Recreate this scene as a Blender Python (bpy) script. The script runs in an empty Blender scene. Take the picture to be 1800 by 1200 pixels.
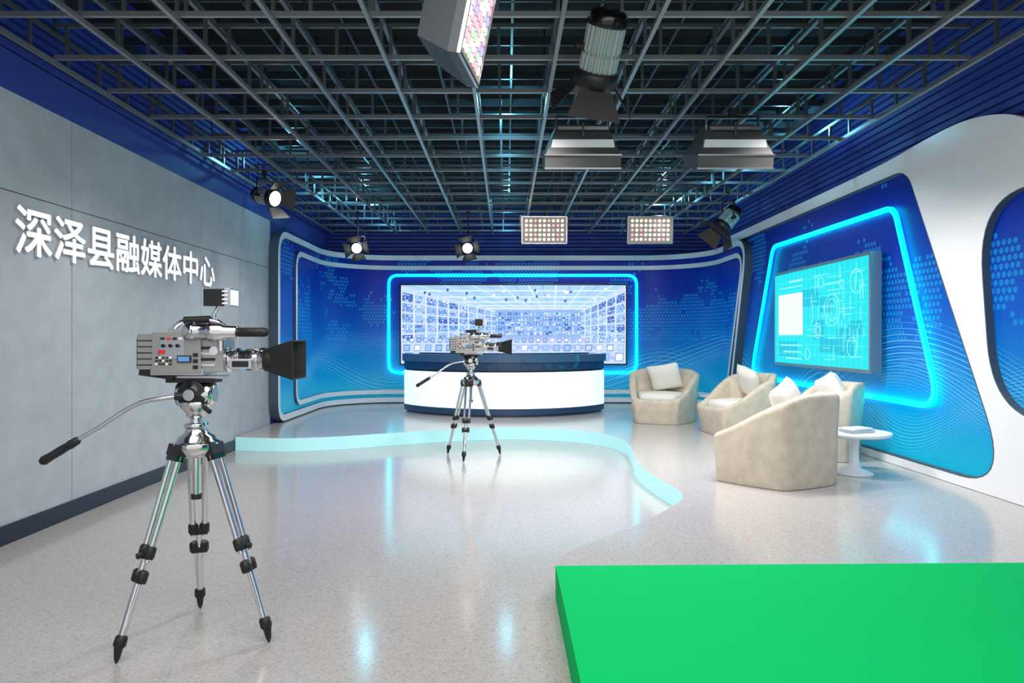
import bpy, bmesh, math, random
from mathutils import Vector, Matrix, Euler
random.seed(7)
scene = bpy.context.scene
scene.view_settings.view_transform = 'Standard'
PI = math.pi

# ------------------------------------------------------------------ materials
def lin(c):
    out = []
    for x in c[:3]:
        x = x/255.0
        out.append(x/12.92 if x <= 0.04045 else ((x+0.055)/1.055)**2.4)
    return (out[0], out[1], out[2], 1.0)

def mat(name, col, rough=0.5, metal=0.0, emit=None, es=0.0, bump=0.0, bscale=40.0, var=0.0, vscale=6.0, spec=0.5, coat=0.0):
    m = bpy.data.materials.new(name); m.use_nodes = True
    nt = m.node_tree; b = nt.nodes['Principled BSDF']
    b.inputs['Base Color'].default_value = lin(col)
    b.inputs['Roughness'].default_value = rough
    b.inputs['Metallic'].default_value = metal
    b.inputs['Specular IOR Level'].default_value = spec
    b.inputs['Coat Weight'].default_value = coat
    if emit is not None:
        b.inputs['Emission Color'].default_value = lin(emit)
        b.inputs['Emission Strength'].default_value = es
    tc = nt.nodes.new('ShaderNodeTexCoord')
    if var > 0:
        n = nt.nodes.new('ShaderNodeTexNoise'); n.inputs['Scale'].default_value = vscale
        n.inputs['Detail'].default_value = 6
        nt.links.new(tc.outputs['Object'], n.inputs['Vector'])
        r = nt.nodes.new('ShaderNodeValToRGB')
        c = lin(col)
        r.color_ramp.elements[0].position = 0.3; r.color_ramp.elements[1].position = 0.7
        r.color_ramp.elements[0].color = (c[0]*(1-var), c[1]*(1-var), c[2]*(1-var), 1)
        r.color_ramp.elements[1].color = (min(1, c[0]*(1+var)), min(1, c[1]*(1+var)), min(1, c[2]*(1+var)), 1)
        nt.links.new(n.outputs['Fac'], r.inputs['Fac'])
        nt.links.new(r.outputs['Color'], b.inputs['Base Color'])
    if bump > 0:
        n2 = nt.nodes.new('ShaderNodeTexNoise'); n2.inputs['Scale'].default_value = bscale
        n2.inputs['Detail'].default_value = 4
        nt.links.new(tc.outputs['Object'], n2.inputs['Vector'])
        bp = nt.nodes.new('ShaderNodeBump'); bp.inputs['Strength'].default_value = bump
        bp.inputs['Distance'].default_value = 0.01
        nt.links.new(n2.outputs['Fac'], bp.inputs['Height'])
        nt.links.new(bp.outputs['Normal'], b.inputs['Normal'])
    return m

def terrazzo(name, rough=0.2, k=1.0):
    m = bpy.data.materials.new(name); m.use_nodes = True
    nt = m.node_tree; b = nt.nodes['Principled BSDF']; L = nt.links.new
    tc = nt.nodes.new('ShaderNodeTexCoord')
    v = nt.nodes.new('ShaderNodeTexVoronoi'); v.inputs['Scale'].default_value = 105
    L(tc.outputs['Object'], v.inputs['Vector'])
    r = nt.nodes.new('ShaderNodeValToRGB'); r.color_ramp.interpolation = 'CONSTANT'
    e = r.color_ramp.elements
    def C(a, b_, c): return lin((a*k, b_*k, c*k))
    e[0].position = 0; e[0].color = C(172, 166, 162)
    e[1].position = 0.12; e[1].color = C(187, 183, 180)
    for p, c in ((0.6, (190, 186, 183)), (0.8, (183, 178, 174)), (0.93, (197, 193, 190))):
        q = e.new(p); q.color = C(*c)
    sep = nt.nodes.new('ShaderNodeSeparateColor'); L(v.outputs['Color'], sep.inputs[0])
    L(sep.outputs[0], r.inputs['Fac'])
    n = nt.nodes.new('ShaderNodeTexNoise'); n.inputs['Scale'].default_value = 0.9; n.inputs['Detail'].default_value = 5
    L(tc.outputs['Object'], n.inputs['Vector'])
    mx = nt.nodes.new('ShaderNodeMixRGB'); mx.blend_type = 'MULTIPLY'; mx.inputs[0].default_value = 0.12
    L(r.outputs['Color'], mx.inputs[1]); L(n.outputs['Fac'], mx.inputs[2])
    L(mx.outputs[0], b.inputs['Base Color'])
    b.inputs['Roughness'].default_value = rough
    b.inputs['Specular IOR Level'].default_value = 0.65
    return m

def graphic(name, top=3.25):
    m = bpy.data.materials.new(name); m.use_nodes = True
    nt = m.node_tree; b = nt.nodes['Principled BSDF']; L = nt.links.new
    def M(op, a, c=None, d=None):
        n = nt.nodes.new('ShaderNodeMath'); n.operation = op
        for i, x in enumerate((a, c, d)):
            if x is None: continue
            if isinstance(x, (int, float)): n.inputs[i].default_value = x
            else: L(x, n.inputs[i])
        return n.outputs[0]
    uv = nt.nodes.new('ShaderNodeUVMap')
    sp = nt.nodes.new('ShaderNodeSeparateXYZ'); L(uv.outputs[0], sp.inputs[0])
    u, v = sp.outputs[0], sp.outputs[1]
    g = M('DIVIDE', M('SUBTRACT', v, 0.2), top-0.2)
    r = nt.nodes.new('ShaderNodeValToRGB'); e = r.color_ramp.elements
    e[0].position = 0.0; e[0].color = lin((0, 160, 190))
    e[1].position = 1.0; e[1].color = lin((4, 22, 112))
    q = e.new(0.22); q.color = lin((0, 126, 184))
    q = e.new(0.5); q.color = lin((0, 72, 162))
    q = e.new(0.75); q.color = lin((2, 38, 138))
    L(g, r.inputs['Fac'])
    S = 15.0
    vs = M('MULTIPLY', v, S); row = M('FLOOR', vs)
    off = M('MULTIPLY', M('MODULO', row, 2.0), 0.5)
    us = M('ADD', M('MULTIPLY', u, S), off)
    fx = M('SUBTRACT', M('FRACT', us), 0.5); fy = M('SUBTRACT', M('FRACT', vs), 0.5)
    d = M('SQRT', M('ADD', M('MULTIPLY', fx, fx), M('MULTIPLY', fy, fy)))
    dot = M('LESS_THAN', d, 0.38)
    cx = nt.nodes.new('ShaderNodeCombineXYZ')
    L(M('MULTIPLY', M('FLOOR', us), 1/S), cx.inputs[0]); L(M('MULTIPLY', row, 1/S), cx.inputs[1])
    no = nt.nodes.new('ShaderNodeTexNoise'); no.inputs['Scale'].default_value = 0.85; no.inputs['Detail'].default_value = 6
    no.inputs['Roughness'].default_value = 0.62
    L(cx.outputs[0], no.inputs['Vector'])
    msk = M('MULTIPLY', M('GREATER_THAN', no.outputs['Fac'], 0.53), M('GREATER_THAN', v, 1.45))
    dots = M('MULTIPLY', M('MULTIPLY', dot, msk), 0.5)
    m1 = nt.nodes.new('ShaderNodeMixRGB'); L(dots, m1.inputs[0]); L(r.outputs['Color'], m1.inputs[1])
    m1.inputs[2].default_value = lin((20, 135, 190))
    last = m1.outputs[0]
    for (k, p, a, z0, N, w) in ((1.1, 0.3, 0.38, 0.85, 20, 0.3), (1.7, 2.1, 0.3, 0.8, 24, 0.26), (0.8, 4.0, 0.5, 0.95, 18, 0.3)):
        s1 = M('MULTIPLY', M('SINE', M('ADD', M('MULTIPLY', u, k), p)), a)
        gg = M('SUBTRACT', M('SUBTRACT', v, z0), s1)
        sc = M('ADD', 1.0, M('MULTIPLY', M('SINE', M('MULTIPLY', u, k*0.6)), 0.5))
        f = M('FRACT', M('MULTIPLY', M('MULTIPLY', gg, N), sc))
        ln = M('LESS_THAN', M('ABSOLUTE', M('SUBTRACT', f, 0.5)), 0.06)
        env = M('SUBTRACT', 1.0, M('DIVIDE', M('ABSOLUTE', gg), w))
        env = M('MAXIMUM', env, 0.0)
        fac = M('MULTIPLY', M('MULTIPLY', ln, env), 0.5)
        mm = nt.nodes.new('ShaderNodeMixRGB'); L(fac, mm.inputs[0]); L(last, mm.inputs[1])
        mm.inputs[2].default_value = lin((150, 215, 240)); last = mm.outputs[0]
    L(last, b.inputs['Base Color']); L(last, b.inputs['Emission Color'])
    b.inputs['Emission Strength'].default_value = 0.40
    b.inputs['Roughness'].default_value = 0.4
    b.inputs['Specular IOR Level'].default_value = 0.3
    return m

M_floor = terrazzo('terrazzo_floor', 0.15, 0.96)
M_stage = terrazzo('terrazzo_stage', 0.18, 1.0)
M_felt = mat('grey_wall_panel', (174, 180, 186), 0.85, var=0.07, vscale=5, bump=0.2, bscale=60)
M_dark = mat('seam_dark', (70, 76, 84), 0.8)
M_base = mat('baseboard_navy', (22, 34, 52), 0.4)
M_navy = mat('navy_wall', (24, 40, 108), 0.7, emit=(20, 38, 110), es=0.12)  # faint emission put into the wall colour to lift the blue
M_slat = mat('blue_slat', (38, 58, 134), 0.6, emit=(24, 44, 118), es=0.14)  # weak glow added to brighten the slats, which emit no light themselves
M_slatgap = mat('slat_gap', (5, 9, 28), 0.9)
M_ceil = mat('ceiling_black', (10, 11, 13), 0.9)
M_grid = mat('grid_steel', (138, 142, 146), 0.32, 0.45)
M_grid2 = mat('grid_dark_steel', (66, 76, 82), 0.35, 0.4)
M_grid3 = mat('grid_mid_steel', (102, 110, 116), 0.32, 0.45)
M_white = mat('white_lacquer', (240, 242, 246), 0.28)
M_edge = mat('edge_grey', (70, 84, 100), 0.5)
M_graph = graphic('blue_world_graphic')
M_cyan = mat('cyan_neon', (0, 200, 220), 0.4, emit=(0, 238, 248), es=4.8)
M_riser = mat('riser_light', (150, 205, 210), 0.4, emit=(176, 226, 228), es=0.5)
M_desklit = mat('desk_lit_front', (240, 250, 252), 0.3, emit=(226, 250, 253), es=0.78)
M_desknavy = mat('desk_navy', (34, 66, 104), 0.25, coat=0.3)
M_desktop = mat('desk_slate_blue', (66, 104, 140), 0.25, coat=0.3)
M_green = mat('chroma_green', (0, 184, 98), 0.9, spec=0.1)
M_chrome = mat('chrome', (215, 215, 216), 0.13, 1.0)
M_alu = mat('aluminium', (190, 192, 196), 0.26, 0.9)
M_fin = mat('lamp_housing_fins', (170, 174, 178), 0.42, 0.6)
M_black = mat('black_rubber', (20, 20, 22), 0.5)
M_blackg = mat('black_gloss', (14, 14, 16), 0.2)
M_silver = mat('silver_body', (168, 166, 162), 0.3, 0.75)
M_fab = mat('cream_suede', (204, 192, 174), 0.9, var=0.12, vscale=9, bump=0.2, bscale=120)
M_pil = mat('ivory_pillow', (232, 228, 220), 0.9, bump=0.15, bscale=90)
M_hood = mat('softbox_grey', (88, 88, 88), 0.55, 0.2)
M_hood2 = mat('lamp_hood_dark', (62, 68, 74), 0.5, 0.3)
M_ledface = mat('led_panel_face', (150, 140, 130), 0.5, emit=(160, 146, 132), es=0.35)
M_led1 = mat('led_warm', (255, 240, 210), 0.4, emit=(255, 244, 220), es=2.0)
M_led2 = mat('led_pink', (240, 190, 200), 0.4, emit=(240, 170, 190), es=1.0)
M_led3 = mat('led_green', (190, 235, 190), 0.4, emit=(170, 230, 180), es=1.0)
M_led4 = mat('led_violet', (190, 180, 240), 0.4, emit=(176, 166, 236), es=1.0)
M_lens = mat('lamp_lens', (255, 255, 255), 0.2, emit=(255, 255, 255), es=6.0)
M_glass = mat('lens_glass', (12, 14, 30), 0.05, coat=1.0)
M_lcd = mat('lcd_blue', (60, 100, 150), 0.3, emit=(90, 150, 200), es=0.6)
M_red = mat('button_red', (200, 40, 40), 0.4)
M_char = mat('sign_white', (245, 245, 245), 0.4, emit=(255, 255, 255), es=0.7)
M_charside = mat('sign_edge', (190, 192, 196), 0.5)
M_bezel = mat('screen_bezel', (20, 24, 34), 0.3)
M_tvbez = mat('tv_bezel_grey', (120, 140, 150), 0.25, 0.6)

def em(name, c, s=1.0):
    return mat(name, (10, 10, 10), 0.4, emit=c, es=s)

# ------------------------------------------------------------------ mesh builder
class MB:
    def __init__(self):
        self.v = []; self.f = []; self.m = []; self.s = []; self.M = Matrix.Identity(4); self.mats = []
    def mi(self, m):
        if m not in self.mats: self.mats.append(m)
        return self.mats.index(m)
    def add(self, vs, fs, m, smooth=False):
        o = len(self.v); k = self.mi(m)
        for p in vs: self.v.append(self.M @ Vector(p))
        for f in fs:
            self.f.append([i+o for i in f]); self.m.append(k); self.s.append(smooth)
    def box(self, c, s, m, R=None):
        hx, hy, hz = s[0]/2, s[1]/2, s[2]/2
        vs = [Vector((x, y, z)) for x in (-hx, hx) for y in (-hy, hy) for z in (-hz, hz)]
        if R is not None: vs = [R @ p for p in vs]
        vs = [p+Vector(c) for p in vs]
        self.add(vs, [(0, 1, 3, 2), (4, 6, 7, 5), (0, 4, 5, 1), (2, 3, 7, 6), (0, 2, 6, 4), (1, 5, 7, 3)], m)
    def bb(self, x0, x1, y0, y1, z0, z1, m):
        self.box(((x0+x1)/2, (y0+y1)/2, (z0+z1)/2), (x1-x0, y1-y0, z1-z0), m)
    def frame(self, d):
        d = Vector(d).normalized()
        a = Vector((0, 0, 1)) if abs(d.z) < 0.95 else Vector((0, 1, 0))
        x = a.cross(d).normalized(); y = d.cross(x).normalized()
        return x, y, d
    def cyl(self, p0, p1, r0, m, r1=None, n=20, caps=True):
        if r1 is None: r1 = r0
        p0 = Vector(p0); p1 = Vector(p1); x, y, d = self.frame(p1-p0)
        vs = []
        for p, r in ((p0, r0), (p1, r1)):
            for i in range(n):
                a = 2*PI*i/n; vs.append(p+x*r*math.cos(a)+y*r*math.sin(a))
        fs = [(i, (i+1) % n, n+(i+1) % n, n+i) for i in range(n)]
        self.add(vs, fs, m, True)
        if caps:
            self.add(vs[:n], [tuple(range(n-1, -1, -1))], m); self.add(vs[n:], [tuple(range(n))], m)
    def lathe(self, p0, d, prof, m, n=28, flute=0.0):
        p0 = Vector(p0); x, y, d = self.frame(d)
        vs = []; fs = []
        for t, r in prof:
            for i in range(n):
                a = 2*PI*i/n; q = r*(1+(flute if (i//2) % 2 else 0)); vs.append(p0+d*t+x*q*math.cos(a)+y*q*math.sin(a))
        for j in range(len(prof)-1):
            for i in range(n):
                fs.append((j*n+i, j*n+(i+1) % n, (j+1)*n+(i+1) % n, (j+1)*n+i))
        self.add(vs, fs, m, flute == 0)
        self.add(vs[:n], [tuple(range(n-1, -1, -1))], m); self.add(vs[-n:], [tuple(range(n))], m)
    def tube(self, pts, r, m, n=10):
        pts = [Vector(p) for p in pts]; vs = []; fs = []; prev = None
        for i, p in enumerate(pts):
            d = (pts[min(i+1, len(pts)-1)]-pts[max(i-1, 0)]).normalized()
            if prev is None: x, y, _ = self.frame(d)
            else:
                x = (prev-d*prev.dot(d)).normalized(); y = d.cross(x)
            prev = x
            rr = r[i] if isinstance(r, (list, tuple)) else r
            for k in range(n):
                a = 2*PI*k/n; vs.append(p+x*rr*math.cos(a)+y*rr*math.sin(a))
        for j in range(len(pts)-1):
            for i in range(n):
                fs.append((j*n+i, j*n+(i+1) % n, (j+1)*n+(i+1) % n, (j+1)*n+i))
        self.add(vs, fs, m, True)
        self.add(vs[:n], [tuple(range(n-1, -1, -1))], m); self.add(vs[-n:], [tuple(range(n))], m)
    def build(self, name, bevel=0.0, fixn=True):
        me = bpy.data.meshes.new(name); me.from_pydata([tuple(p) for p in self.v], [], self.f)
        for m in self.mats: me.materials.append(m)
        me.polygons.foreach_set('material_index', self.m)
        me.polygons.foreach_set('use_smooth', self.s)
        me.update()
        if fixn:
            bm = bmesh.new(); bm.from_mesh(me); bmesh.ops.recalc_face_normals(bm, faces=bm.faces); bm.to_mesh(me); bm.free()
        ob = bpy.data.objects.new(name, me); scene.collection.objects.link(ob)
        if bevel > 0:
            b = ob.modifiers.new('bevel', 'BEVEL'); b.width = bevel; b.segments = 2; b.limit_method = 'ANGLE'; b.angle_limit = math.radians(50)
        return ob

def catmull(pts, sub=8):
    out = []
    for i in range(len(pts)-1):
        p0 = pts[max(i-1, 0)]; p1 = pts[i]; p2 = pts[i+1]; p3 = pts[min(i+2, len(pts)-1)]
        for k in range(sub):
            t = k/sub
            out.append(tuple(0.5*((2*p1[j])+(-p0[j]+p2[j])*t+(2*p0[j]-5*p1[j]+4*p2[j]-p3[j])*t*t+(-p0[j]+3*p1[j]-3*p2[j]+p3[j])*t**3) for j in range(len(p1))))
    out.append(tuple(pts[-1])); return out

def rpoly(pts, r, seg=8, dense=None):
    n = len(pts); out = []
    for i in range(n):
        a = Vector(pts[i-1]); b = Vector(pts[i]); c = Vector(pts[(i+1) % n])
        rr = r[i] if isinstance(r, (list, tuple)) else r
        u = (a-b).normalized(); w = (c-b).normalized()
        ang = u.angle(w); d = min(rr/math.tan(ang/2), (a-b).length*0.49, (c-b).length*0.49)
        s = b+u*d; e = b+w*d
        for k in range(seg+1):
            t = k/seg
            p = s*(1-t)**2+b*2*t*(1-t)+e*t*t
            out.append(p)
    if dense:
        o2 = []
        for i in range(len(out)):
            a = out[i]; b = out[(i+1) % len(out)]; k = max(1, int((b-a).length/dense))
            for j in range(k): o2.append(a.lerp(b, j/k))
        out = o2
    return [Vector((p.x, p.y)) for p in out]

def offset_poly(P, w):
    n = len(P); area = sum(P[i].x*P[(i+1) % n].y-P[(i+1) % n].x*P[i].y for i in range(n))
    sg = 1 if area > 0 else -1
    out = []
    for i in range(n):
        d = (P[(i+1) % n]-P[i-1]).normalized()
        out.append(P[i]+Vector((-d.y, d.x))*w*sg)
    return out

def ring(mb, P, w, surf, o0, o1, m, mside=None):
    Q = offset_poly(P, w); n = len(P); vs = []
    for p, q in zip(P, Q):
        vs += [surf(p.x, p.y, o0), surf(p.x, p.y, o1), surf(q.x, q.y, o1), surf(q.x, q.y, o0)]
    ft = []; fs = []
    for i in range(n):
        a = i*4; b = ((i+1) % n)*4
        ft.append((a+1, b+1, b+2, a+2)); ft.append((a+3, b+3, b, a))
        fs.append((a, b, b+1, a+1)); fs.append((a+2, b+2, b+3, a+3))
    mb.add(vs, ft, m, False); mb.add(vs, fs, mside or m, False)

# ------------------------------------------------------------------ dimensions
XL, XR, YB, YF = -3.66, 4.14, 14.7, -1.5
ZS = 0.18
ZC = 4.75

mb = MB(); mb.bb(XL-0.2, XR+0.2, YF, YB+0.2, -0.1, 0.0, M_floor); mb.build('floor')
mb = MB(); mb.bb(XL-0.2, XR+0.2, YF, YB+0.2, ZC, ZC+0.1, M_ceil); mb.build('ceiling')

# left wall
mb = MB()
mb.bb(XL-0.2, XL-0.022, YF, YB+0.2, 0, ZC, M_slatgap)
ys = [-1.5, 0.94, 3.46, 5.99, 8.52, 9.78, 11.02]
for i in range(len(ys)-1):
    for z0, z1 in ((0.0, 2.59), (2.59, 3.33)):
        mb.bb(XL-0.021, XL, ys[i]+0.004, ys[i+1]-0.004, z0+0.004, z1-0.004, M_felt)
mb.bb(XL-0.0215, XL-0.012, YF, 11.02, 0, 3.33, M_dark)
mb.bb(XL-0.021, XL, 11.02, YB, 0, 3.33, M_navy)
mb.bb(XL-0.02, XL+0.0, YF, YB, 3.33, 3.62, M_slat)
z = 3.64
while z < ZC-0.05:
    mb.bb(XL-0.02, XL+0.02, YF, YB, z, z+0.045, M_slat); z += 0.075
mb.build('wall_left')
mb = MB(); mb.bb(XL+.001, XL+0.02, YF, 9.52, 0.001, 0.14, M_base); mb.build('baseboard_left')

# right wall
mb = MB()
mb.bb(XR+0.022, XR+0.2, YF, YB+0.2, 0, ZC, M_slatgap)
mb.bb(XR, XR+0.021, YF, YB, 0, 3.3, M_navy)
z = 3.32
while z < ZC-0.05:
    mb.bb(XR-0.02, XR+0.02, YF, YB, z, z+0.055, M_slat); z += 0.078
mb.build('wall_right')

# back wall
mb = MB()
mb.bb(XL-0.02, XR+0.02, YB+0.022, YB+0.2, 0, ZC, M_slatgap)
mb.bb(XL, XR, YB, YB+0.021, 0, 3.3, M_navy)
z = 3.32
while z < ZC-0.05:
    mb.bb(XL, XR, YB-0.02, YB+0.02, z, z+0.055, M_slat); z += 0.078
mb.build('wall_back')

# ------------------------------------------------------------------ stage
edge = [(-3.635, 9.54), (-2.94, 9.43), (-2.24, 9.62), (-1.52, 10.0), (-.75, 10.38), (.08, 10.56), (.85, 10.36), (1.34, 9.88),
        (1.54, 9.17), (1.47, 8.25), (1.40, 7.75), (1.39, 7.27), (1.44, 6.68), (1.50, 6.2), (1.45, 5.86), (1.28, 5.56), (.98, 5.12), (.55, 4.62), (.36, 4.36), (.285, 4.13)]
E = catmull(edge, 6)
poly = E+[(4.135, 4.21), (4.135, 14.69), (-3.655, 14.69)]
n = len(poly)
vs = [(x, y, 0.001) for x, y in poly]+[(x, y, ZS) for x, y in poly]
mb = MB()
mb.add(vs, [tuple(range(n, 2*n))], M_stage)
mb.add(vs, [(i, i+1, n+i+1, n+i) for i in range(len(E)-1)], M_riser)
mb.add(vs, [(i, (i+1) % n, n+(i+1) % n, n+i) for i in range(len(E)-1, n)], M_stage)
mb.build('stage_platform', fixn=False)

mb = MB()
vs = [(0.285, 4.12), (4.13, 4.20), (4.13, 0.6), (0.285, 0.6)]
vv = [(x, y, 0.001) for x, y in vs]+[(x, y, 0.185) for x, y in vs]
mb.add(vv, [(0, 1, 2, 3), (4, 5, 6, 7), (0, 1, 5, 4), (1, 2, 6, 5), (2, 3, 7, 6), (3, 0, 4, 7)], M_green)
mb.build('green_screen_platform')

# ------------------------------------------------------------------ wraparound backdrop
IN = 0.10; R = 1.3
xl, xr, yb = XL+IN, XR-IN, YB-IN
s1 = (yb-R)-10.0
arc = PI*R/2
s2 = s1+arc; s3 = s2+(xr-xl-2*R); s4 = s3+arc
def wrap(s, z, o):
    if s <= s1: p = Vector((xl, 10.0+s)); nrm = Vector((1, 0))
    elif s <= s2:
        a = (s-s1)/R; c = Vector((xl+R, yb-R)); dr = Vector((-math.cos(a), math.sin(a))); p = c+dr*R; nrm = -dr
    elif s <= s3: p = Vector((xl+R+(s-s2), yb)); nrm = Vector((0, -1))
    elif s <= s4:
        a = (s-s3)/R; c = Vector((xr-R, yb-R)); dr = Vector((math.sin(a), math.cos(a))); p = c+dr*R; nrm = -dr
    else: p = Vector((xr, yb-R-(s-s4))); nrm = Vector((-1, 0))
    q = p+nrm*o
    return (q.x, q.y, z)
sL = 0.94
sT = s4+(yb-R-11.75); sB = s4+(yb-R-12.75)
outer = rpoly([(sL, 0.20), (sB, 0.20), (sT, 3.2), (sL, 3.2)], [0.35, 0.35, 0.45, 0.45], seg=10, dense=0.12)
inner = rpoly([(sL+0.95, 0.37), (sB-0.2, 0.37), (sT-0.18, 2.99), (sL+0.95, 2.99)], [0.3, 0.3, 0.35, 0.35], seg=10, dense=0.12)
mb = MB()
ring(mb, outer, 0.10, wrap, -0.095, 0.05, M_white, M_edge)
ring(mb, inner, 0.085, wrap, 0.0, 0.045, M_white, M_edge)
def zr(P, s):
    zs = []
    for i in range(len(P)):
        a = P[i]; b = P[(i+1) % len(P)]
        if (a.x-s)*(b.x-s) <= 0 and abs(a.x-b.x) > 1e-9:
            t = (s-a.x)/(b.x-a.x); zs.append(a.y+t*(b.y-a.y))
    return (min(zs), max(zs)) if zs else None
frame_ob = mb.build('backdrop_frame_tmp')
def uvmesh(name, vs, fs, uvs, m):
    me = bpy.data.meshes.new(name); me.from_pydata(vs, [], fs); me.materials.append(m)
    ul = me.uv_layers.new(name='UVMap')
    for p in me.polygons:
        for li in p.loop_indices:
            ul.data[li].uv = uvs[me.loops[li].vertex_index]
    ob = bpy.data.objects.new(name, me); scene.collection.objects.link(ob); return ob
mid = offset_poly(outer, 0.05)
smin = min(p.x for p in mid)+0.002; smax = max(p.x for p in mid)-0.002
vs = []; uvs = []; fs = []; N = 140
for i in range(N+1):
    s = smin+(smax-smin)*i/N; a, b = zr(mid, s)
    for zz in (a, b):
        vs.append(wrap(s, zz, 0.0)); uvs.append((s, zz))
for i in range(N): fs.append((2*i, 2*i+2, 2*i+3, 2*i+1))
panel = uvmesh('graphic_panel', vs, fs, uvs, M_graph)
backdrop = bpy.data.objects.new('curved_backdrop', None); scene.collection.objects.link(backdrop)
frame_ob.name = 'white_frame'; frame_ob.parent = backdrop; panel.parent = backdrop

def backs(x, z, o): return (x, yb-o, z)
mb = MB()
P = rpoly([(-2.43, 0.78), (2.69, 0.78), (2.69, 2.82), (-2.43, 2.82)], 0.22, seg=10)
ring(mb, P, 0.05, backs, 0.03, 0.06, M_cyan)
mb.build('neon_frame')

# ------------------------------------------------------------------ right wall decorative panels
def rs(y, z, o): return (XR-0.001-o, y, z)
ZP = ZS+.004
fs_v = [(XR-0.012, y, z) for y, z in ((13.1, ZP), (2.3, ZP), (2.3, 2.80), (4.9, 2.88), (6.0, 3.30), (13.1, 3.30))]
bp = uvmesh('graphic_panel', fs_v, [(0, 1, 2, 3, 4, 5)], [(-v[1]+20, v[2]) for v in fs_v], M_graph)

def holes_panel(name, loops, m, depth, xpos):
    cu = bpy.data.curves.new(name, 'CURVE'); cu.dimensions = '2D'; cu.fill_mode = 'BOTH'; cu.extrude = depth/2
    for Lp in loops:
        sp = cu.splines.new('POLY'); sp.points.add(len(Lp)-1)
        for i, p in enumerate(Lp): sp.points[i].co = (p.x, p.y, 0, 1)
        sp.use_cyclic_u = True
    ob = bpy.data.objects.new(name, cu); scene.collection.objects.link(ob)
    bpy.context.view_layer.update()
    me = bpy.data.meshes.new_from_object(ob.evaluated_get(bpy.context.evaluated_depsgraph_get()))
    bpy.data.objects.remove(ob)
    me.transform(Matrix(((0, 0, 1, xpos), (1, 0, 0, 0), (0, 1, 0, 0), (0, 0, 0, 1))))
    me.materials.clear(); me.materials.append(m)
    o = bpy.data.objects.new(name, me); scene.collection.objects.link(o); return o
out = catmull([(13.0, 3.36), (9.0, 3.37), (7.6, 3.39), (6.9, 3.43), (6.3, 3.43), (5.8, 3.33), (5.4, 3.14), (4.9, 2.95), (4.0, 2.85), (2.2, 2.85)], 8)
outl = [Vector(p) for p in out]+[Vector((2.2, ZP)), Vector((13.0, ZP))]
cut1 = rpoly([(12.9, 3.22), (7.22, 3.22), (5.72, 0.27), (12.9, 0.27)], [0.02, 0.35, 0.4, 0.02], seg=10)
cut2 = rpoly([(6.15, 2.75), (3.2, 2.5), (3.0, 0.9), (5.95, 0.85)], [0.6, 0.5, 0.5, 0.7], seg=12)
wp = holes_panel('white_cutout_panel', [outl, cut1, cut2], M_white, 0.06, XR-0.045)
mb = MB()
ring(mb, cut1, 0.012, rs, 0.012, 0.076, M_edge)
ring(mb, cut2, 0.012, rs, 0.012, 0.076, M_edge)
ed = mb.build('cutout_edges')
rd = bpy.data.objects.new('wall_feature_panel', None); scene.collection.objects.link(rd)
for o in (bp, wp, ed): o.parent = rd
mb = MB()
P = rpoly([(10.9, 2.93), (7.47, 2.91), (6.66, 0.82), (11.9, 0.86)], [0.25, 0.25, 0.25, 0.25], seg=10)
ring(mb, P, 0.052, rs, 0.04, 0.07, M_cyan)
mb.build('neon_frame')

# wall TV right
E1 = em('scr_cyan', (10, 216, 224), 1.15); E2 = em('scr_light', (150, 250, 252), 1.15); E3 = em('scr_white', (225, 254, 255), 1.2); E4 = em('scr_mid', (80, 234, 240), 1.15)
E5 = em('scr_deep', (0, 190, 212), 1.1)
mb = MB()
Y0, Y1, Z0, Z1 = 7.69, 10.46, 1.12, 2.45; XF = 3.94
mb.bb(XF, XF+0.12, Y0, Y1, Z0, Z1, M_tvbez)
mb.bb(XF+0.12, XR-0.014, Y0+0.5, Y1-0.5, Z0+0.3, Z1-0.3, M_black)
def tvq(y0, y1, z0, z1, m, k=1): mb.bb(XF-0.002*k, XF, y0, y1, z0, z1, m)
tvq(Y0+.04, Y1-.04, Z0+.04, Z1-.04, E1, 1)
for i in range(7):
    a = random.uniform(Y0+.1, Y1-.8); b_ = random.uniform(Z0+.1, Z1-.5); tvq(a, a+random.uniform(.3, .7), b_, b_+random.uniform(.15, .35), E5, 1.2+.05*i)
for i in range(1, 20): 
    y = Y0+.05+i*(Y1-Y0-.1)/20; tvq(y-.003, y+.003, Z0+.05, Z1-.05, E4, 1.7)
for i in range(1, 10):
    z = Z0+.05+i*(Z1-Z0-.1)/10; tvq(Y0+.05, Y1-.05, z-.003, z+.003, E4, 1.7)
tvq(9.45, 10.28, 1.55, 2.12, E3, 2)
for i in range(60):
    y = random.uniform(Y0+.1, 9.2); z = random.uniform(Z0+.1, Z1-.15); l = random.uniform(.08, .5)
    if random.random() < .5: tvq(y, min(y+l, 9.38), z, z+.008, E2, 2)
    else: tvq(y, y+.009, z, min(z+l*.5, Z1-.08), E2, 2)
for (cy, cz, r) in ((8.6, 1.85, .2), (8.6, 1.85, .14), (8.1, 1.4, .12), (9.3, 1.3, .08), (8.0, 2.15, .14), (8.9, 2.2, .07), (8.35, 2.15, .05), (9.0, 1.6, .1), (9.0, 1.6, .06)):
    C = [Vector((cy+r*math.cos(a*PI/16), cz+r*math.sin(a*PI/16))) for a in range(32)]
    ring(mb, C, 0.01, lambda a, b, o: (XF-o, a, b), 0.0, 0.004, E2)
for i in range(3): tvq(9.5, 10.2-.1*i, 1.40-.09*i, 1.42-.09*i, E2, 2)
tvq(9.45, 10.25, 2.2, 2.215, E2, 2); tvq(9.45, 9.9, 2.27, 2.30, E2, 2)
mb.build('wall_television')

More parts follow.
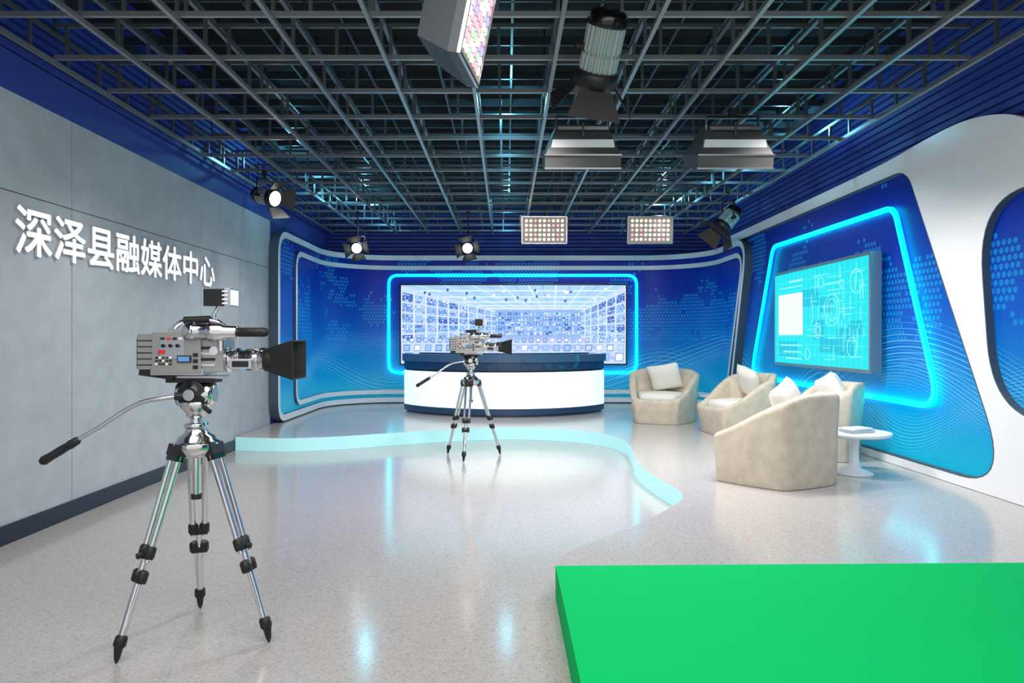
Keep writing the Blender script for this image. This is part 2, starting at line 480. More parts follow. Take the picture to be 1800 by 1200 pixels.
# ------------------------------------------------------------------ main video wall
SX0, SX1, SZ0, SZ1 = -2.18, 2.47, 0.96, 2.62
mb = MB()
mb.bb(SX0, SX1, yb-0.07, yb-0.001, SZ0, SZ1, M_bezel)
cols = {k: em('pic_'+k, c, 1.05) for k, c in dict(bg=(140, 180, 238), pale=(200, 222, 252), white=(245, 250, 255), sky=(160, 200, 248), mid=(106, 154, 226), deep=(60, 102, 190), cyan=(150, 224, 250), lav=(180, 190, 246), ceil=(168, 212, 252)).items()}
W = SX1-SX0-0.06; H = SZ1-SZ0-0.06
def pic(pts, c, k):
    vs = [(SX0+.03+u*W, yb-0.071-0.0006*k, SZ0+.03+v*H) for u, v in pts]
    mb.add(vs, [tuple(range(len(vs)))], cols[c])
BL, BR, BB, BT = 0.42, 0.80, 0.34, 0.68
pic([(0, 0), (1, 0), (1, 1), (0, 1)], 'sky', 0)
pic([(0, 1), (1, 1), (BR, BT), (BL, BT)], 'ceil', 1)
pic([(0, 0), (1, 0), (BR, BB), (BL, BB)], 'lav', 1)
pic([(0, 0), (BL, BB), (BL, BT), (0, 1)], 'pale', 1)
pic([(1, 0), (BR, BB), (BR, BT), (1, 1)], 'pale', 1)
pic([(BL, BB), (BR, BB), (BR, BT), (BL, BT)], 'bg', 1)
def lerp(a, b, t): return a+(b-a)*t
cc = ['pale', 'white', 'mid', 'deep', 'sky', 'cyan', 'lav', 'pale', 'white', 'white', 'sky', 'bg']
for side in (0, 1):
    e0 = 0 if side == 0 else 1; e1 = BL if side == 0 else BR
    nc = 10 if side == 0 else 6; nr = 5
    def sp(t): return 1-(1-t)**1.35
    def pt(t, q):
        x = lerp(e0, e1, t); lo = lerp(0.02, BB+.02, t)+(0.22*(1-t)); hi = lerp(0.93, BT-.02, t)
        return (x, lerp(lo, hi, q))
    for i in range(nc):
        ta = sp(i/nc); tb = sp((i+.06)/nc)
        pic([pt(ta, 0), pt(tb, 0), pt(tb, 1.05), pt(ta, 1.05)], 'white', 5)
        for j in range(nr):
            t0 = sp((i+.1)/nc); t1 = sp((i+.94)/nc); q0 = (j+.1)/nr; q1 = (j+.88)/nr
            pic([pt(t0, q0), pt(t1, q0), pt(t1, q1), pt(t0, q1)], random.choice(['mid', 'deep', 'bg', 'sky', 'mid']), 2)
            sub = 5
            for a in range(sub):
                for b in range(3):
                    if random.random() < .18: continue
                    xa = lerp(t0, t1, (a+.08)/sub); xb = lerp(t0, t1, (a+random.uniform(.5, .95))/sub)
                    ya = lerp(q0, q1, (b+.1)/3); yb_ = lerp(q0, q1, (b+random.uniform(.5, .92))/3)
                    pic([pt(xa, ya), pt(xb, ya), pt(xb, yb_), pt(xa, yb_)], random.choice(cc), 3)
for i in range(9):
    for j in range(5):
        x0 = lerp(BL, BR, (i+.06)/9); x1 = lerp(BL, BR, (i+.94)/9); y0 = lerp(BB+.02, BT-.02, (j+.1)/5); y1 = lerp(BB+.02, BT-.02, (j+.88)/5)
        pic([(x0, y0), (x1, y0), (x1, y1), (x0, y1)], random.choice(['mid', 'deep', 'sky', 'bg']), 2)
        for a in range(3):
            for b in range(2):
                pic([(lerp(x0, x1, (a+.1)/3), lerp(y0, y1, (b+.1)/2)), (lerp(x0, x1, (a+.8)/3), lerp(y0, y1, (b+.1)/2)), (lerp(x0, x1, (a+.8)/3), lerp(y0, y1, (b+.8)/2)), (lerp(x0, x1, (a+.1)/3), lerp(y0, y1, (b+.8)/2))], random.choice(cc), 3)
for i in range(1, 16):
    t = i/16; xb = lerp(BL, BR, t)
    pic([(t, 1), (t+.006, 1), (xb+.002, BT), (xb, BT)], 'white' if i % 2 else 'bg', 2)
for t in (.2, .45, .65, .8, .9):
    xa = lerp(0, BL, t); xb = lerp(1, BR, t); y = lerp(1, BT, t)
    pic([(xa, y), (xb, y), (xb, y-.012), (xa, y-.012)], 'white', 3)
for i in range(26):
    x = random.uniform(.08, .92); y = random.uniform(.80, .97); r = .005
    pic([(x-r, y-.035), (x+r, y-.035), (x+r, y+.0), (x-r, y+.0)], random.choice(['deep', 'white']), 4)
for row, (yy, sc) in enumerate(((.27, .5), (.16, .75), (.03, 1.0))):
    k = 6+row*3
    pic([(0, yy-.03), (1, yy-.03), (1, yy+.02), (0, yy+.02)], 'pale', k)
    nn = int(16/sc)
    for i in range(nn):
        x = (i+.2)/nn; w = .6/nn; hgt = .11*sc
        pic([(x, yy), (x+w, yy), (x+w*1.1, yy+hgt), (x+w*.1, yy+hgt)], random.choice(['deep', 'mid', 'bg']), k+1)
        pic([(x+w*.1, yy+.01), (x+w*.9, yy+.01), (x+w, yy+hgt*.88), (x+w*.2, yy+hgt*.88)], random.choice(['pale', 'white', 'sky']), k+2)
mb.build('video_wall_screen', fixn=False)

# ------------------------------------------------------------------ news desk
mb = MB()
CX, CY = -0.04, 14.0
def arcblk(ro, ri, z0, z1, ha, m, n=48):
    vs = []
    for i in range(n+1):
        a = -ha+2*ha*i/n
        for r, zz in ((ro, z0), (ro, z1), (ri, z1), (ri, z0)):
            vs.append((CX+r*math.sin(a), CY-r*math.cos(a), zz))
    fs = []
    for i in range(n):
        a = i*4; b = a+4
        for k in range(4): fs.append((a+k, b+k, b+(k+1) % 4, a+(k+1) % 4))
    mb.add(vs, fs, m, False); mb.add(vs, [(0, 1, 2, 3), (n*4+3, n*4+2, n*4+1, n*4)], m)
RO = 2.10; ha = math.radians(60)
arcblk(RO-0.05, 1.45, ZS+.001, 0.22, ha, M_desknavy)
arcblk(RO+0.0, 1.45, 0.22, 0.32, ha, M_desknavy)
arcblk(RO+0.0, 1.45, 0.32, 0.93, ha, M_desklit)
arcblk(RO-0.04, 1.45, 0.93, 0.96, ha, M_blackg)
arcblk(RO+0.0, 1.45, 0.96, 1.10, ha, M_desknavy)
arcblk(RO+0.03, 1.40, 1.10, 1.23, ha+.01, M_desktop)
arcblk(RO-0.25, 1.60, 1.23, 1.25, ha-.06, M_desknavy)
mb.build('news_desk')

# ------------------------------------------------------------------ lounge chairs
def pillow(mb, c, w, h, t, Rm, m, n=14):
    vs = []; fs = []
    for sgn in (1, -1):
        for i in range(n+1):
            for j in range(n+1):
                u = -1+2*i/n; v = -1+2*j/n
                k = max(0, (1-u**4))**.5*max(0, (1-v**4))**.5
                pin = 1-0.09*(1-abs(u*v)) * (abs(u)**3+abs(v)**3)*.5
                p = Vector((u*w/2*pin, sgn*t/2*k, v*h/2*pin))
                vs.append(Rm @ p+Vector(c))
    o = (n+1)**2
    for b in (0, o):
        for i in range(n):
            for j in range(n):
                q = b+i*(n+1)+j; fs.append((q, q+1, q+n+2, q+n+1))
    mb.add(vs, fs, m, True)

def sstep(x): x = max(0, min(1, x)); return x*x*(3-2*x)
def chair(x, y, face, R0=0.52, ph=36, base=.86, f0=.12, fr=.62, roll=-14):
    mb = MB(); mb.M = Matrix.Translation((x, y, ZS+0.004)) @ Matrix.Rotation(math.atan2(face[1], face[0]), 4, 'Z')
    N = 80; K = 5; st = 2*PI/K; ph = math.radians(ph)
    def pr(a):
        q = ((a+ph) % st)-st/2
        return (math.cos(st/2)/math.cos(q))**0.75*1.08
    def hh(a):
        f = abs(((a+PI) % (2*PI))-PI)/PI
        return 0.37+0.45*sstep((f-f0)/fr)
    rings = []
    def rg(fn):
        rings.append([fn(2*PI*i/N) for i in range(N)])
    def P(a, s, z):
        r = R0*pr(a)*s; return (r*math.cos(a), r*math.sin(a), z)
    b1 = base+.015; b2 = (base+.985)/2
    rg(lambda a: P(a, base, 0.0)); rg(lambda a: P(a, b1, 0.03))
    rg(lambda a: P(a, b2, hh(a)*0.5)); rg(lambda a: P(a, .985, hh(a)-.05)); rg(lambda a: P(a, .975, hh(a)-.015)); rg(lambda a: P(a, .93, hh(a)+.005))
    rg(lambda a: P(a, .84, hh(a)+.005)); rg(lambda a: P(a, .79, hh(a)-.02)); rg(lambda a: P(a, .77, hh(a)-.06)); rg(lambda a: P(a, .72, 0.28))
    vs = [p for r in rings for p in r]; fs = []
    for j in range(len(rings)-1):
        for i in range(N): fs.append((j*N+i, j*N+(i+1) % N, (j+1)*N+(i+1) % N, (j+1)*N+i))
    mb.add(vs, fs, M_fab, True)
    mb.add(rings[-1], [tuple(range(N))], M_fab); mb.add(rings[0], [tuple(range(N-1, -1, -1))], M_fab)
    prof = [(.27, .70), (.38, .725), (.43, .715), (.455, .66), (.465, .5), (.47, .25)]
    rr = []
    for z, s in prof: rr.append([P(2*PI*i/N, s, z) for i in range(N)])
    vs = [p for r in rr for p in r]; fs = []
    for j in range(len(rr)-1):
        for i in range(N): fs.append((j*N+i, j*N+(i+1) % N, (j+1)*N+(i+1) % N, (j+1)*N+i))
    mb.add(vs, fs, M_pil, True); mb.add(rr[-1], [tuple(range(N))], M_pil)
    Rm = Matrix.Rotation(math.radians(-90), 3, 'Z') @ Euler((math.radians(-22), math.radians(roll), 0)).to_matrix()
    pillow(mb, (-0.16, 0.02, 0.70), 0.5, 0.44, 0.18, Rm, M_pil)
    return mb.build('lounge_chair')
chair(2.48, 11.35, (-.45, -1), R0=.56, roll=10)
chair(3.26, 9.95, (-1, -.25), R0=.55)
chair(3.5, 8.0, (-1, .05), R0=.5, roll=16)
chair(2.50, 6.68, (-.78, .62), R0=.545, ph=26, base=.93, f0=.05, fr=.80)

def table(x, y):
    mb = MB()
    mb.lathe((x, y, ZS+.002), (0, 0, 1), [(0, .17), (.012, .17), (.03, .13), (.06, .06), (.12, .045), (.26, .04), (.34, .05), (.37, .12), (.375, .2)], M_white, 40)
    mb.lathe((x, y, ZS+.375), (0, 0, 1), [(0, .30), (.008, .33), (.03, .335), (.038, .33)], M_white, 48)
    mb.build('side_table')
table(3.40, 6.95)
table(3.42, 11.55)
mb = MB()
Rz = Matrix.Rotation(0.2, 3, 'Z')
mb.box((3.40, 6.9, ZS+.428), (.26, .18, .022), M_alu, Rz)
mb.box((3.41, 6.91, ZS+.449), (.22, .16, .018), M_white, Matrix.Rotation(0.35, 3, 'Z'))
mb.build('magazine_stack')

# ------------------------------------------------------------------ broadcast camera on tripod
def studio_cam(x, y, feet):
    mb = MB(); mb.M = Matrix.Translation((x, y, 0))
    for fx, fy in feet:
        d = Vector((fx, fy, 0)).normalized(); t = Vector((-d.y, d.x, 0))
        top = d*0.10+Vector((0, 0, .94)); foot = Vector((fx, fy, 0.035))
        ax = (foot-top)
        def at(k): return top+ax*k
        dn = ax.normalized()
        for sg in (-1, 1):
            mb.cyl(at(0)+t*.036*sg, at(.55)+t*.028*sg, .015, M_chrome, n=14)
            mb.lathe(at(.47)+t*.028*sg, dn, [(0, .016), (.01, .025), (.05, .025), (.06, .02)], M_black, 14)
            mb.lathe(at(.59)+t*.024*sg, dn, [(0, .016), (.01, .025), (.05, .025), (.06, .018)], M_black, 14)
        mb.cyl(at(.5), at(.9), .017, M_chrome, n=16)
        R3 = Matrix((t, dn.cross(t), dn)).transposed()
        mb.box(at(.515), (.085, .036, .04), M_black, R3); mb.box(at(.635), (.08, .036, .035), M_black, R3)
        mb.cyl(at(.515)+d*.01, at(.515)+d*.045, .014, M_black, n=12)
        for sg in (-1, 1): mb.cyl(at(.62)+t*.022*sg, at(.9)+t*.008*sg, .008, M_chrome, n=8)
        mb.box(at(-.01), (.11, .05, .055), M_black, R3)
        mb.box(at(.03), (.10, .04, .03), M_blackg, R3)
        mb.lathe(at(.90), dn, [(0, .018), (.01, .027), (.045, .029), (.06, .02)], M_black, 16)
        e = at(.90)+dn*.06; e2 = Vector((foot.x, foot.y, 0.002))
        mb.lathe(e, e2-e, [(0, .02), ((e2-e).length*.7, .013), ((e2-e).length, .003)], M_black, 14)
    mb.cyl((0, 0, .70), (0, 0, .95), .02, M_chrome, n=18)
    mb.cyl((0, 0, .695), (0, 0, .72), .026, M_black, n=18)
    mb.lathe((0, 0, .91), (0, 0, 1), [(0, .075), (.01, .10), (.045, .118), (.07, .115), (.08, .095), (.10, .088), (.115, .06), (.14, .05), (.15, .06), (.165, .058), (.17, .03), (.24, .027)], M_chrome, 36)
    mb.lathe((0, 0, 1.10), (0, 0, 1), [(0, .03), (.01, .045), (.03, .05), (.05, .07), (.07, .085), (.085, .08)], M_chrome, 32)
    mb.lathe((0, -.075, 1.222), (0, 1, 0), [(0, .035), (.01, .05), (.012, .07), (.03, .078), (.12, .078), (.138, .07), (.14, .05), (.15, .035)], M_blackg, 32)
    mb.lathe((-.095, 0, 1.222), (1, 0, 0), [(0, .04), (.01, .06), (.03, .065), (.16, .065), (.18, .06), (.19, .04)], M_chrome, 30)
    mb.cyl((0, -.09, 1.222), (0, -.074, 1.222), .028, M_chrome, n=20)
    mb.cyl((0.06, -.05, 1.16), (0.1, -.08, 1.14), .012, M_black, n=12)
    mb.box((-.01, 0, 1.292), (.24, .11, .022), M_black)
    mb.box((0.0, 0, 1.308), (.30, .09, .016), M_alu)
    pb = catmull([(-.06, -.07, 1.215), (-.14, -.09, 1.205), (-.22, -.10, 1.19), (-.30, -.11, 1.15), (-.40, -.13, 1.08), (-.52, -.15, 1.005)], 6)
    mb.tube(pb, .011, M_alu, 12)
    mb.cyl((-.075, -.07, 1.215), (-.02, -.06, 1.215), .02, M_black, n=14)
    g0 = Vector((-.50, -.147, 1.015)); g1 = Vector((-.675, -.17, .905))
    mb.lathe(g0, g1-g0, [(0, .012), (.01, .019), (.05, .022), (.06, .019), (.10, .021), (.15, .02), (.19, .023), (.205, .014)], M_black, 18)
    mb.box((-.06, 0, 1.43), (.24, .18, .20), M_silver)
    mb.box((-.06, 0, 1.335), (.26, .17, .03), M_alu)
    mb.box((-.215, 0, 1.435), (.09, .15, .175), M_silver)
    mb.box((-.262, 0, 1.43), (.012, .13, .15), M_black)
    for zz in (1.37, 1.40, 1.43, 1.46, 1.49): mb.box((-.215, 0, zz), (.094, .154, .006), M_black)
    mb.box((-.17, 0, 1.325), (.17, .14, .035), M_black, Matrix.Rotation(math.radians(8), 3, 'Y'))
    mb.box((.11, 0, 1.415), (.11, .15, .16), M_silver)
    mb.box((.115, 0, 1.505), (.10, .13, .035), M_chrome, Matrix.Rotation(math.radians(14), 3, 'Y'))
    mb.box((-.03, 0, 1.538), (.17, .12, .02), M_alu)
    S = -.0915
    mb.box((-.08, S, 1.455), (.12, .006, .11), M_alu)
    mb.box((-.02, S-.004, 1.40), (.068, .006, .036), M_black); mb.box((-.02, S-.008, 1.40), (.056, .004, .024), M_lcd)
    for i in range(5):
        for j in range(3):
            mb.box((-.155+.017*i, S-.004, 1.375+.016*j), (.011, .006, .009), M_black if (i+j) % 3 else M_white)
    for i in range(4):
        mb.box((-.125+.03*i, S-.005, 1.50), (.02, .006, .012), [M_black, M_red, M_black, M_white][i])
    for i in range(3): mb.cyl((-.12+.035*i, S-.012, 1.465), (-.12+.035*i, S, 1.465), .009, M_blackg, n=12)
    for i in range(3): mb.box((.035, S-.003, 1.36+.03*i), (.022, .008, .018), M_black)
    mb.box((-.13, S-.004, 1.435), (.035, .006, .02), M_red)
    for i in range(4): mb.box((.09, -.077, 1.37+.028*i), (.07, .006, .014), M_black if i % 2 else M_chrome)
    mb.cyl((.12, -.082, 1.44), (.12, -.07, 1.44), .022, M_chrome, n=18)
    mb.tube(catmull([(-.12, 0, 1.53), (-.10, 0, 1.565), (-.05, 0, 1.588), (.06, 0, 1.592), (.12, 0, 1.575), (.15, 0, 1.53)], 6), .014, M_chrome, 12)
    mb.tube([(-.06, 0, 1.592), (.07, 0, 1.597)], .019, M_black, 12)
    mb.lathe((-.015, -.10, 1.535), (1, 0, -.02), [(0, .03), (.01, .043), (.05, .046), (.055, .04), (.12, .04), (.125, .047), (.19, .047), (.20, .036), (.26, .034), (.265, .02)], M_chrome, 28)
    mb.lathe((.24, -.10, 1.532), (1, 0, 0), [(0, .016), (.01, .023), (.13, .024), (.15, .018), (.155, .01)], M_black, 18)
    mb.box((.06, -.05, 1.54), (.04, .1, .03), M_silver)
    mb.cyl((.165, -.10, 1.50), (.165, -.10, 1.44), .018, M_chrome, n=14)
    mb.lathe((.15, 0, 1.395), (1, 0, 0), [(0, .06), (.02, .064), (.022, .05), (.05, .05), (.052, .058), (.08, .058)], M_chrome, 32)
    mb.lathe((.225, 0, 1.395), (1, 0, 0), [(0, .048), (.03, .048), (.032, .055), (.05, .055), (.052, .048), (.07, .048)], M_black, 32)
    mb.lathe((.29, 0, 1.395), (1, 0, 0), [(0, .052), (.02, .054), (.022, .05), (.035, .05), (.037, .06), (.06, .062)], M_chrome, 32)
    mb.lathe((.345, 0, 1.395), (1, 0, 0), [(0, .058), (.02, .064), (.05, .066), (.055, .06)], M_black, 32)
    mb.box((.25, -.06, 1.375), (.11, .04, .05), M_alu); mb.box((.25, -.082, 1.375), (.08, .006, .03), M_black)
    mb.cyl((.397, 0, 1.395), (.40, 0, 1.395), .055, M_glass, n=28)
    a = .062; b = .098; x0 = .385; x1 = .52
    o = [(x0, -a, 1.395-a), (x0, a, 1.395-a), (x0, a, 1.395+a), (x0, -a, 1.395+a), (x1, -b*1.2, 1.395-b), (x1, b*1.2, 1.395-b), (x1, b*1.2, 1.395+b), (x1, -b*1.2, 1.395+b)]
    i_ = [(p[0], p[1]*.93, 1.395+(p[2]-1.395)*.93) for p in o]
    vs = o+i_; fs = []
    for k in range(4):
        k2 = (k+1) % 4
        fs += [(k, k2, 4+k2, 4+k), (8+k, 8+k2, 12+k2, 12+k), (4+k, 4+k2, 12+k2, 12+k), (k, k2, 8+k2, 8+k)]
    mb.add(vs, fs, M_black)
    mb.cyl((.09, 0, 1.585), (.09, 0, 1.63), .01, M_chrome, n=12); mb.cyl((.09, 0, 1.625), (.12, 0, 1.67), .011, M_chrome, n=12)
    mb.box((.11, 0, 1.705), (.11, .10, .085), M_blackg); mb.box((.058, 0, 1.705), (.012, .085, .07), M_alu)
    mb.box((.175, 0, 1.705), (.03, .105, .09), M_alu); mb.box((.192, 0, 1.705), (.006, .09, .075), M_desklit)
    for k in range(4): mb.box((.165, -.055, 1.675+.02*k), (.03, .004, .008), M_white)
    return mb.build('broadcast_camera', bevel=0.0025)
studio_cam(-1.56, 3.58, [(-.24, -.30), (-.14, .37), (.39, -.07)])
studio_cam(-0.45, 9.03, [(-.31, .20), (-.07, -.39), (.37, .17)])

# ------------------------------------------------------------------ wall lettering (raised letters; strokes thickened by layered copies)
ft = bpy.data.curves.new('wall_lettering', 'FONT'); ft.body = '深泽县融媒体中心'
ft.size = 0.40; ft.extrude = 0.01; ft.align_x = 'LEFT'
to = bpy.data.objects.new('wall_lettering', ft); scene.collection.objects.link(to)
bpy.context.view_layer.update()
me = bpy.data.meshes.new_from_object(to.evaluated_get(bpy.context.evaluated_depsgraph_get()))
bpy.data.objects.remove(to)
if len(me.vertices):
    xs = [v.co.x for v in me.vertices]; zs = [v.co.y for v in me.vertices]
    ax, bx, ay, by = min(xs), max(xs), min(zs), max(zs)
    bv = [(v.co.x, v.co.y, v.co.z) for v in me.vertices]
    bf = [tuple(p.vertices) for p in me.polygons]; bmi = [0 if p.normal.z > .5 else 1 for p in me.polygons]
    V = []; F = []; MI = []
    sh = [(0, 0)]+[(.0075*math.cos(a*PI/4), .0075*math.sin(a*PI/4)) for a in range(8)]
    for k, (du, dv) in enumerate(sh):
        o = len(V)
        for (x, y, d) in bv:
            u = (x-ax)/(bx-ax); w_ = (y-ay)/(by-ay)
            V.append((XL+0.011+d+k*.0003, 5.275+u*3.59+du, 2.14+w_*0.36+dv))
        F += [tuple(i+o for i in f) for f in bf]; MI += bmi
    me2 = bpy.data.meshes.new('wall_lettering'); me2.from_pydata(V, [], F)
    me2.materials.append(M_char); me2.materials.append(M_charside)
    me2.polygons.foreach_set('material_index', MI); me2.update()
    scene.collection.objects.link(bpy.data.objects.new('wall_lettering', me2))

# ------------------------------------------------------------------ ceiling grid
mb = MB()
GX0, GX1, GY0, GY1 = -3.52, 3.62, 1.0, 14.55
T = .03
NX = 11
xs = [GX0+i*(GX1-GX0)/NX for i in range(NX+1)]
for x in xs:
    mb.bb(x-T/2, x+T/2, GY0, GY1, 3.63, 3.665, M_grid); mb.bb(x-T/2, x+T/2, GY0, GY1, 3.86, 3.89, M_grid3)
    y = GY0+.2
    while y < GY1: mb.bb(x-.012, x+.012, y-.012, y+.012, 3.66, 3.88, M_grid3); y += .45
y = GY0+.1
while y < GY1:
    mb.bb(GX0, GX1, y-T/2, y+T/2, 3.67, 3.705, M_grid); mb.bb(GX0, GX1, y-T/2, y+T/2, 3.92, 3.95, M_grid3)
    x = GX0+.1
    while x < GX1: mb.bb(x-.012, x+.012, y-.012, y+.012, 3.70, 3.94, M_grid3); x += .42
    y += .74
x = GX0
while x < GX1+.01: mb.bb(x-.010, x+.010, GY0, GY1, 4.16, 4.24, M_grid2); x += .357
y = GY0
while y < GY1+.01: mb.bb(GX0, GX1, y-.010, y+.010, 4.16, 4.24, M_grid2); y += .42
for x in xs[::3]:
    y = GY0+.1
    while y < GY1: mb.cyl((x, y, 3.9), (x, y, ZC-.001), .01, M_grid2, n=6); y += 1.48
mb.build('ceiling_lighting_grid')

# ------------------------------------------------------------------ luminaires
ZG = 3.60
def spot(pos, d, L=.30, r=.085, lit=True, scale=1.0, body=M_fin, door=.15):
    pos = Vector(pos); d = Vector(d).normalized(); mb = MB()
    x, y, _ = mb.frame(d); s = scale
    b = pos-d*L*s*.5
    mb.lathe(b, d, [(0, .03*s), (.004*s, .035*s), (.006*s, r*s*.8), (.02*s, r*s*.98), (.07*s, r*s)], M_blackg, 28)
    mb.lathe(b-d*.006*s, d, [(0, .02*s), (.01*s, .028*s)], M_chrome, 16)
    mb.lathe(b+d*.07*s, d, [(0, r*s*.98), (L*s*.36, r*s*.98), (L*s*.36+.003, r*s*.9), (L*s*.4, r*s*.9), (L*s*.4+.003, r*s*.98), (L*s*.8-.07*s, r*s*.98)], body, 80, flute=.09)
    for t in (.07*s, L*s*.78): mb.lathe(b+d*t, d, [(0, r*s*1.1), (.012*s, r*s*1.1)], M_black, 32)
    fr = b+d*L*s*.8
    mb.lathe(fr, d, [(0, r*s*1.1), (.01*s, r*s*1.2), (L*s*.2, r*s*1.2), (L*s*.2+.005*s, r*s*1.05)], M_black, 28)
    le = fr+d*(L*s*.2+.006*s)
    mb.cyl(le, le+d*.004, r*s*.95, M_lens if lit else M_glass, n=28)
    for k in range(4):
        a = PI/2*k+.2; e = x*math.cos(a)+y*math.sin(a); tt = d.cross(e)
        h0 = fr+d*L*s*.2+e*r*s*1.15; w0 = r*s*.9; w1 = r*s*1.5; ln = door*s
        dr = (d*.75+e*.66).normalized(); nn = dr.cross(tt).normalized()*.003
        q = [h0-tt*w0, h0+tt*w0, h0+tt*w1+dr*ln, h0-tt*w1+dr*ln]
        vs = [p+nn for p in q]+[p-nn for p in q]
        mb.add(vs, [(0, 1, 2, 3), (7, 6, 5, 4), (0, 1, 5, 4), (1, 2, 6, 5), (2, 3, 7, 6), (3, 0, 4, 7)], M_black)
    up = Vector((0, 0, 1)); hx = d.cross(up)
    hx = hx.normalized() if hx.length > .1 else Vector((1, 0, 0))
    rr = r*s*1.35; tp = min(pos.z+r*s*2.2, ZG-.05)
    base = Vector((pos.x, pos.y, 0))
    mb.tube([pos-hx*rr, base-hx*rr+up*tp, base+hx*rr+up*tp, pos+hx*rr], .008*s, M_black, 8)
    for sg in (-1, 1): mb.cyl(pos+hx*rr*sg*.75, pos+hx*rr*sg*1.15, .018*s, M_black, n=12)
    mb.cyl((pos.x, pos.y, tp), (pos.x, pos.y, ZG+.02), .012, M_black, n=10)
    mb.box((pos.x, pos.y, ZG-.006), (.05, .06, .07), M_black)
    return mb.build('stage_spotlight')
spot((-2.49, 11.9, 3.02), (.12, -1, -.18), scale=1.0)
spot((-.64, 11.9, 3.02), (.0, -1, -.18), scale=1.0)
spot((-3.06, 9.0, 3.30), (.9, -.42, -.25), scale=1.15)
spot((3.12, 10.0, 3.18), (-.65, -.15, -.75), scale=1.35, lit=False)
spot((.66, 4.9, 3.50), (-.14, .58, -.80), L=.42, r=.105, scale=1.2, lit=False, door=.17)

def softbox(x, y):
    mb = MB(); mb.M = Matrix.Translation((x, y, 3.18)) @ Matrix.Rotation(math.radians(15), 4, 'X')
    a, b = .345, .28; c, d = .235, .10
    lv = [(a, b, -.06), (a, b, .06), (a*.97, b*.97, .08), (c, d, .32), (c*.8, d*.8, .335)]
    vs = []; fs = []
    for hx, hy, z in lv: vs += [(-hx, -hy, z), (hx, -hy, z), (hx, hy, z), (-hx, hy, z)]
    for j in range(len(lv)-1):
        for i in range(4): fs.append((j*4+i, j*4+(i+1) % 4, j*4+4+(i+1) % 4, j*4+4+i))
    fs.append((16, 17, 18, 19))
    mb.add(vs, fs, M_hood)
    vi = [(p[0]*.96, p[1]*.96, p[2]) for p in vs[:4]]+[(p[0]*.8, p[1]*.8, .2) for p in vs[:4]]
    mb.add(vi, [(0, 1, 5, 4), (1, 2, 6, 5), (2, 3, 7, 6), (3, 0, 4, 7), (4, 5, 6, 7)], M_white)
    mb.add(vs[:4]+vi[:4], [(0, 1, 5, 4), (1, 2, 6, 5), (2, 3, 7, 6), (3, 0, 4, 7)], M_alu)
    mb.box((0, -b-.004, 0.065), (2*a+.01, .012, .012), M_alu); mb.box((0, -b-.004, -0.055), (2*a+.01, .012, .014), M_alu)
    mb.M = Matrix.Translation((x, y, 0))
    for sg in (-1, 1):
        mb.box((sg*.24, -.17, 3.42), (.012, .03, .28), M_black)
        mb.cyl((sg*.22, -.17, 3.36), (sg*.27, -.17, 3.36), .022, M_black, n=12)
        mb.cyl((sg*.24, -.19, 3.42), (sg*.24, -.19, 3.55), .01, M_chrome, n=8)
    mb.box((0, -.17, 3.555), (.50, .03, .012), M_black)
    mb.box((0, -.26, 3.42), (.46, .015, .03), M_alu)
    mb.cyl((0, -.17, 3.55), (0, -.17, ZG+.02), .014, M_black, n=10)
    mb.cyl((0, -.27, 3.34), (0, -.27, 3.47), .012, M_chrome, n=10)
    mb.box((0, -.17, ZG-.01), (.06, .07, .07), M_black)
    return mb.build('softbox_light')
softbox(.70, 6.75); softbox(2.09, 6.75)

def ledpanel(pos, d, w, h, nx, ny, t=.07, multi=False, roll=0.0):
    pos = Vector(pos); d = Vector(d).normalized(); mb = MB()
    x, y, _ = mb.frame(d)
    R3 = Matrix((x, y, d)).transposed() @ Matrix.Rotation(roll, 3, 'Z')
    mb.M = Matrix.Translation(pos) @ R3.to_4x4()
    mb.box((0, 0, 0), (w, h, t), M_hood2 if multi else M_alu)
    if multi:
        q = [(-w/2, -h/2, -t/2), (w/2, -h/2, -t/2), (w/2, h/2, -t/2), (-w/2, h/2, -t/2)]
        q += [(p[0]*.72, p[1]*.72, -t/2-.19) for p in q]
        mb.add(q, [(0, 1, 5, 4), (1, 2, 6, 5), (2, 3, 7, 6), (3, 0, 4, 7), (4, 5, 6, 7)], M_hood2)
    mb.box((0, 0, t/2+.001), (w*.95, h*.92, .006), M_ledface)
    for sx, sy, ww, hh in ((0, h/2-.008, w, .016), (0, -h/2+.008, w, .016), (w/2-.008, 0, .016, h), (-w/2+.008, 0, .016, h)):
        mb.box((sx, sy, t/2+.006), (ww, hh, .02), M_alu)
    for i in range(nx):
        for j in range(ny):
            px = (-.5+(i+.5)/nx)*w*.88; py = (-.5+(j+.5)/ny)*h*.84
            r = min(w*.88/nx, h*.84/ny)*(.42 if multi else .3)
            m = random.choice([M_led1, M_led2, M_led3, M_led4, M_led1]) if multi else random.choice([M_led1, M_led1, M_led1, M_led2])
            mb.cyl((px, py, t/2+.003), (px, py, t/2+.012), r, m, n=10)
    if not multi:
        for k in range(6): mb.box((0, -h*.35+k*h*.14, -t/2-.01), (w*.7, .01, .02), M_black)
    mb.M = Matrix.Identity(4)
    ends = [pos+R3 @ Vector((sg*(w/2+.015), 0, 0)) for sg in (-1, 1)]
    tz = min(pos.z+max(h, w)*.5+.05, ZG-.03)
    for e in ends: mb.tube([e, (e.x, e.y, tz)], .009, M_black, 8)
    mb.tube([(ends[0].x, ends[0].y, tz), (ends[1].x, ends[1].y, tz)], .009, M_black, 8)
    c = (ends[0]+ends[1])/2
    mb.cyl((c.x, c.y, tz), (c.x, c.y, ZG+.02), .012, M_black, n=8)
    mb.box((c.x, c.y, ZG-.01), (.05, .06, .07), M_black)
    return mb.build('led_panel_light')
ledpanel((.64, 12.0, 3.33), (0, -1, -.12), .77, .46, 9, 5)
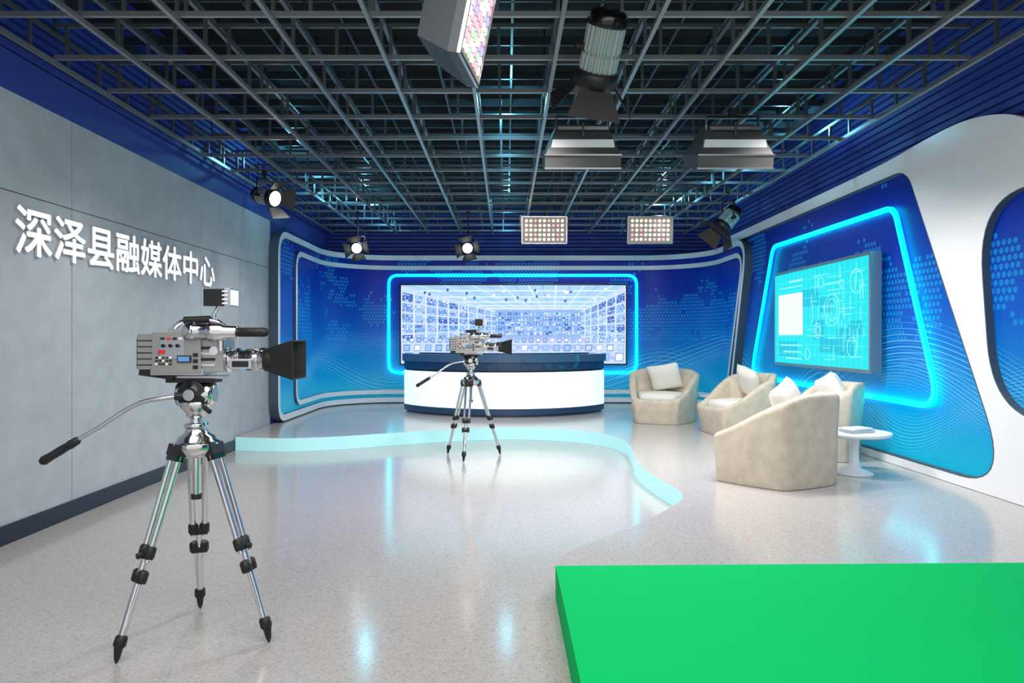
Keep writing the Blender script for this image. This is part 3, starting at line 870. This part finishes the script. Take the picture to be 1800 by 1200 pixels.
ledpanel((2.42, 12.0, 3.33), (0, -1, -.12), .77, .46, 9, 5)
ledpanel((-.17, 3.7, 3.18), (.965, -.14, -.20), .5, .58, 7, 9, t=.05, multi=True)

# ------------------------------------------------------------------ lights
def area(name, loc, target, sx, sy, power, col=(1, 1, 1)):
    l = bpy.data.lights.new(name, 'AREA'); l.shape = 'RECTANGLE'; l.size = sx; l.size_y = sy; l.energy = power; l.color = col
    o = bpy.data.objects.new(name, l); o.location = loc
    o.rotation_euler = (Vector(target)-Vector(loc)).to_track_quat('-Z', 'Y').to_euler(); scene.collection.objects.link(o)
def spt(name, loc, target, power, ang=110, col=(1, 1, 1), rad=.15):
    l = bpy.data.lights.new(name, 'SPOT'); l.energy = power; l.spot_size = math.radians(ang); l.spot_blend = .7; l.color = col; l.shadow_soft_size = rad
    o = bpy.data.objects.new(name, l); o.location = loc
    o.rotation_euler = (Vector(target)-Vector(loc)).to_track_quat('-Z', 'Y').to_euler(); scene.collection.objects.link(o)
area('overhead_fill', (0, 1.6, 3.55), (0, 2.6, 0), 5, 2.5, 175, (1, .97, .95))  # added fill above the camera, out of view, for the foreground
for x in (.70, 2.09): area('softbox_lamp', (x, 6.80, 3.18), (x, 7.8, 0), .5, .4, 70, (1, .97, .94))
for y in (6.0, 9.0, 12.0):
    for x in (-2.2, 0.2, 2.6):
        spt('added_fill_spot', (x, y, 3.58), (x, y, 0), 135 if y < 12 else 100, 125, (1, .97, .945))  # added downward fill among the bars, no fixture behind it
for x, y in ((-2.5, 12.6), (0, 13.2), (2.8, 12.6), (3.3, 8.5), (-3.0, 10.0), (0, 7.5)):
    l = bpy.data.lights.new('cyan_tint_fill', 'POINT'); l.energy = 18; l.color = (.2, .75, 1); l.shadow_soft_size = .05  # added cyan point light, tints the grid bars, no such lamp
    o = bpy.data.objects.new('cyan_tint_fill', l); o.location = (x, y, 4.0); scene.collection.objects.link(o)

w = bpy.data.worlds.new('World'); scene.world = w; w.use_nodes = True
w.node_tree.nodes['Background'].inputs[0].default_value = (.95, .96, 1, 1)
w.node_tree.nodes['Background'].inputs[1].default_value = 1.0  # uniform white world added as soft fill through the open rear

cam = bpy.data.cameras.new('camera'); cam.lens = 25; cam.sensor_width = 36; cam.clip_end = 100
cam.shift_x = 10/1800; cam.shift_y = -5/1800
co = bpy.data.objects.new('camera', cam); co.location = (0, 0, 1.5); co.rotation_euler = (PI/2, 0, 0)
scene.collection.objects.link(co); scene.camera = co
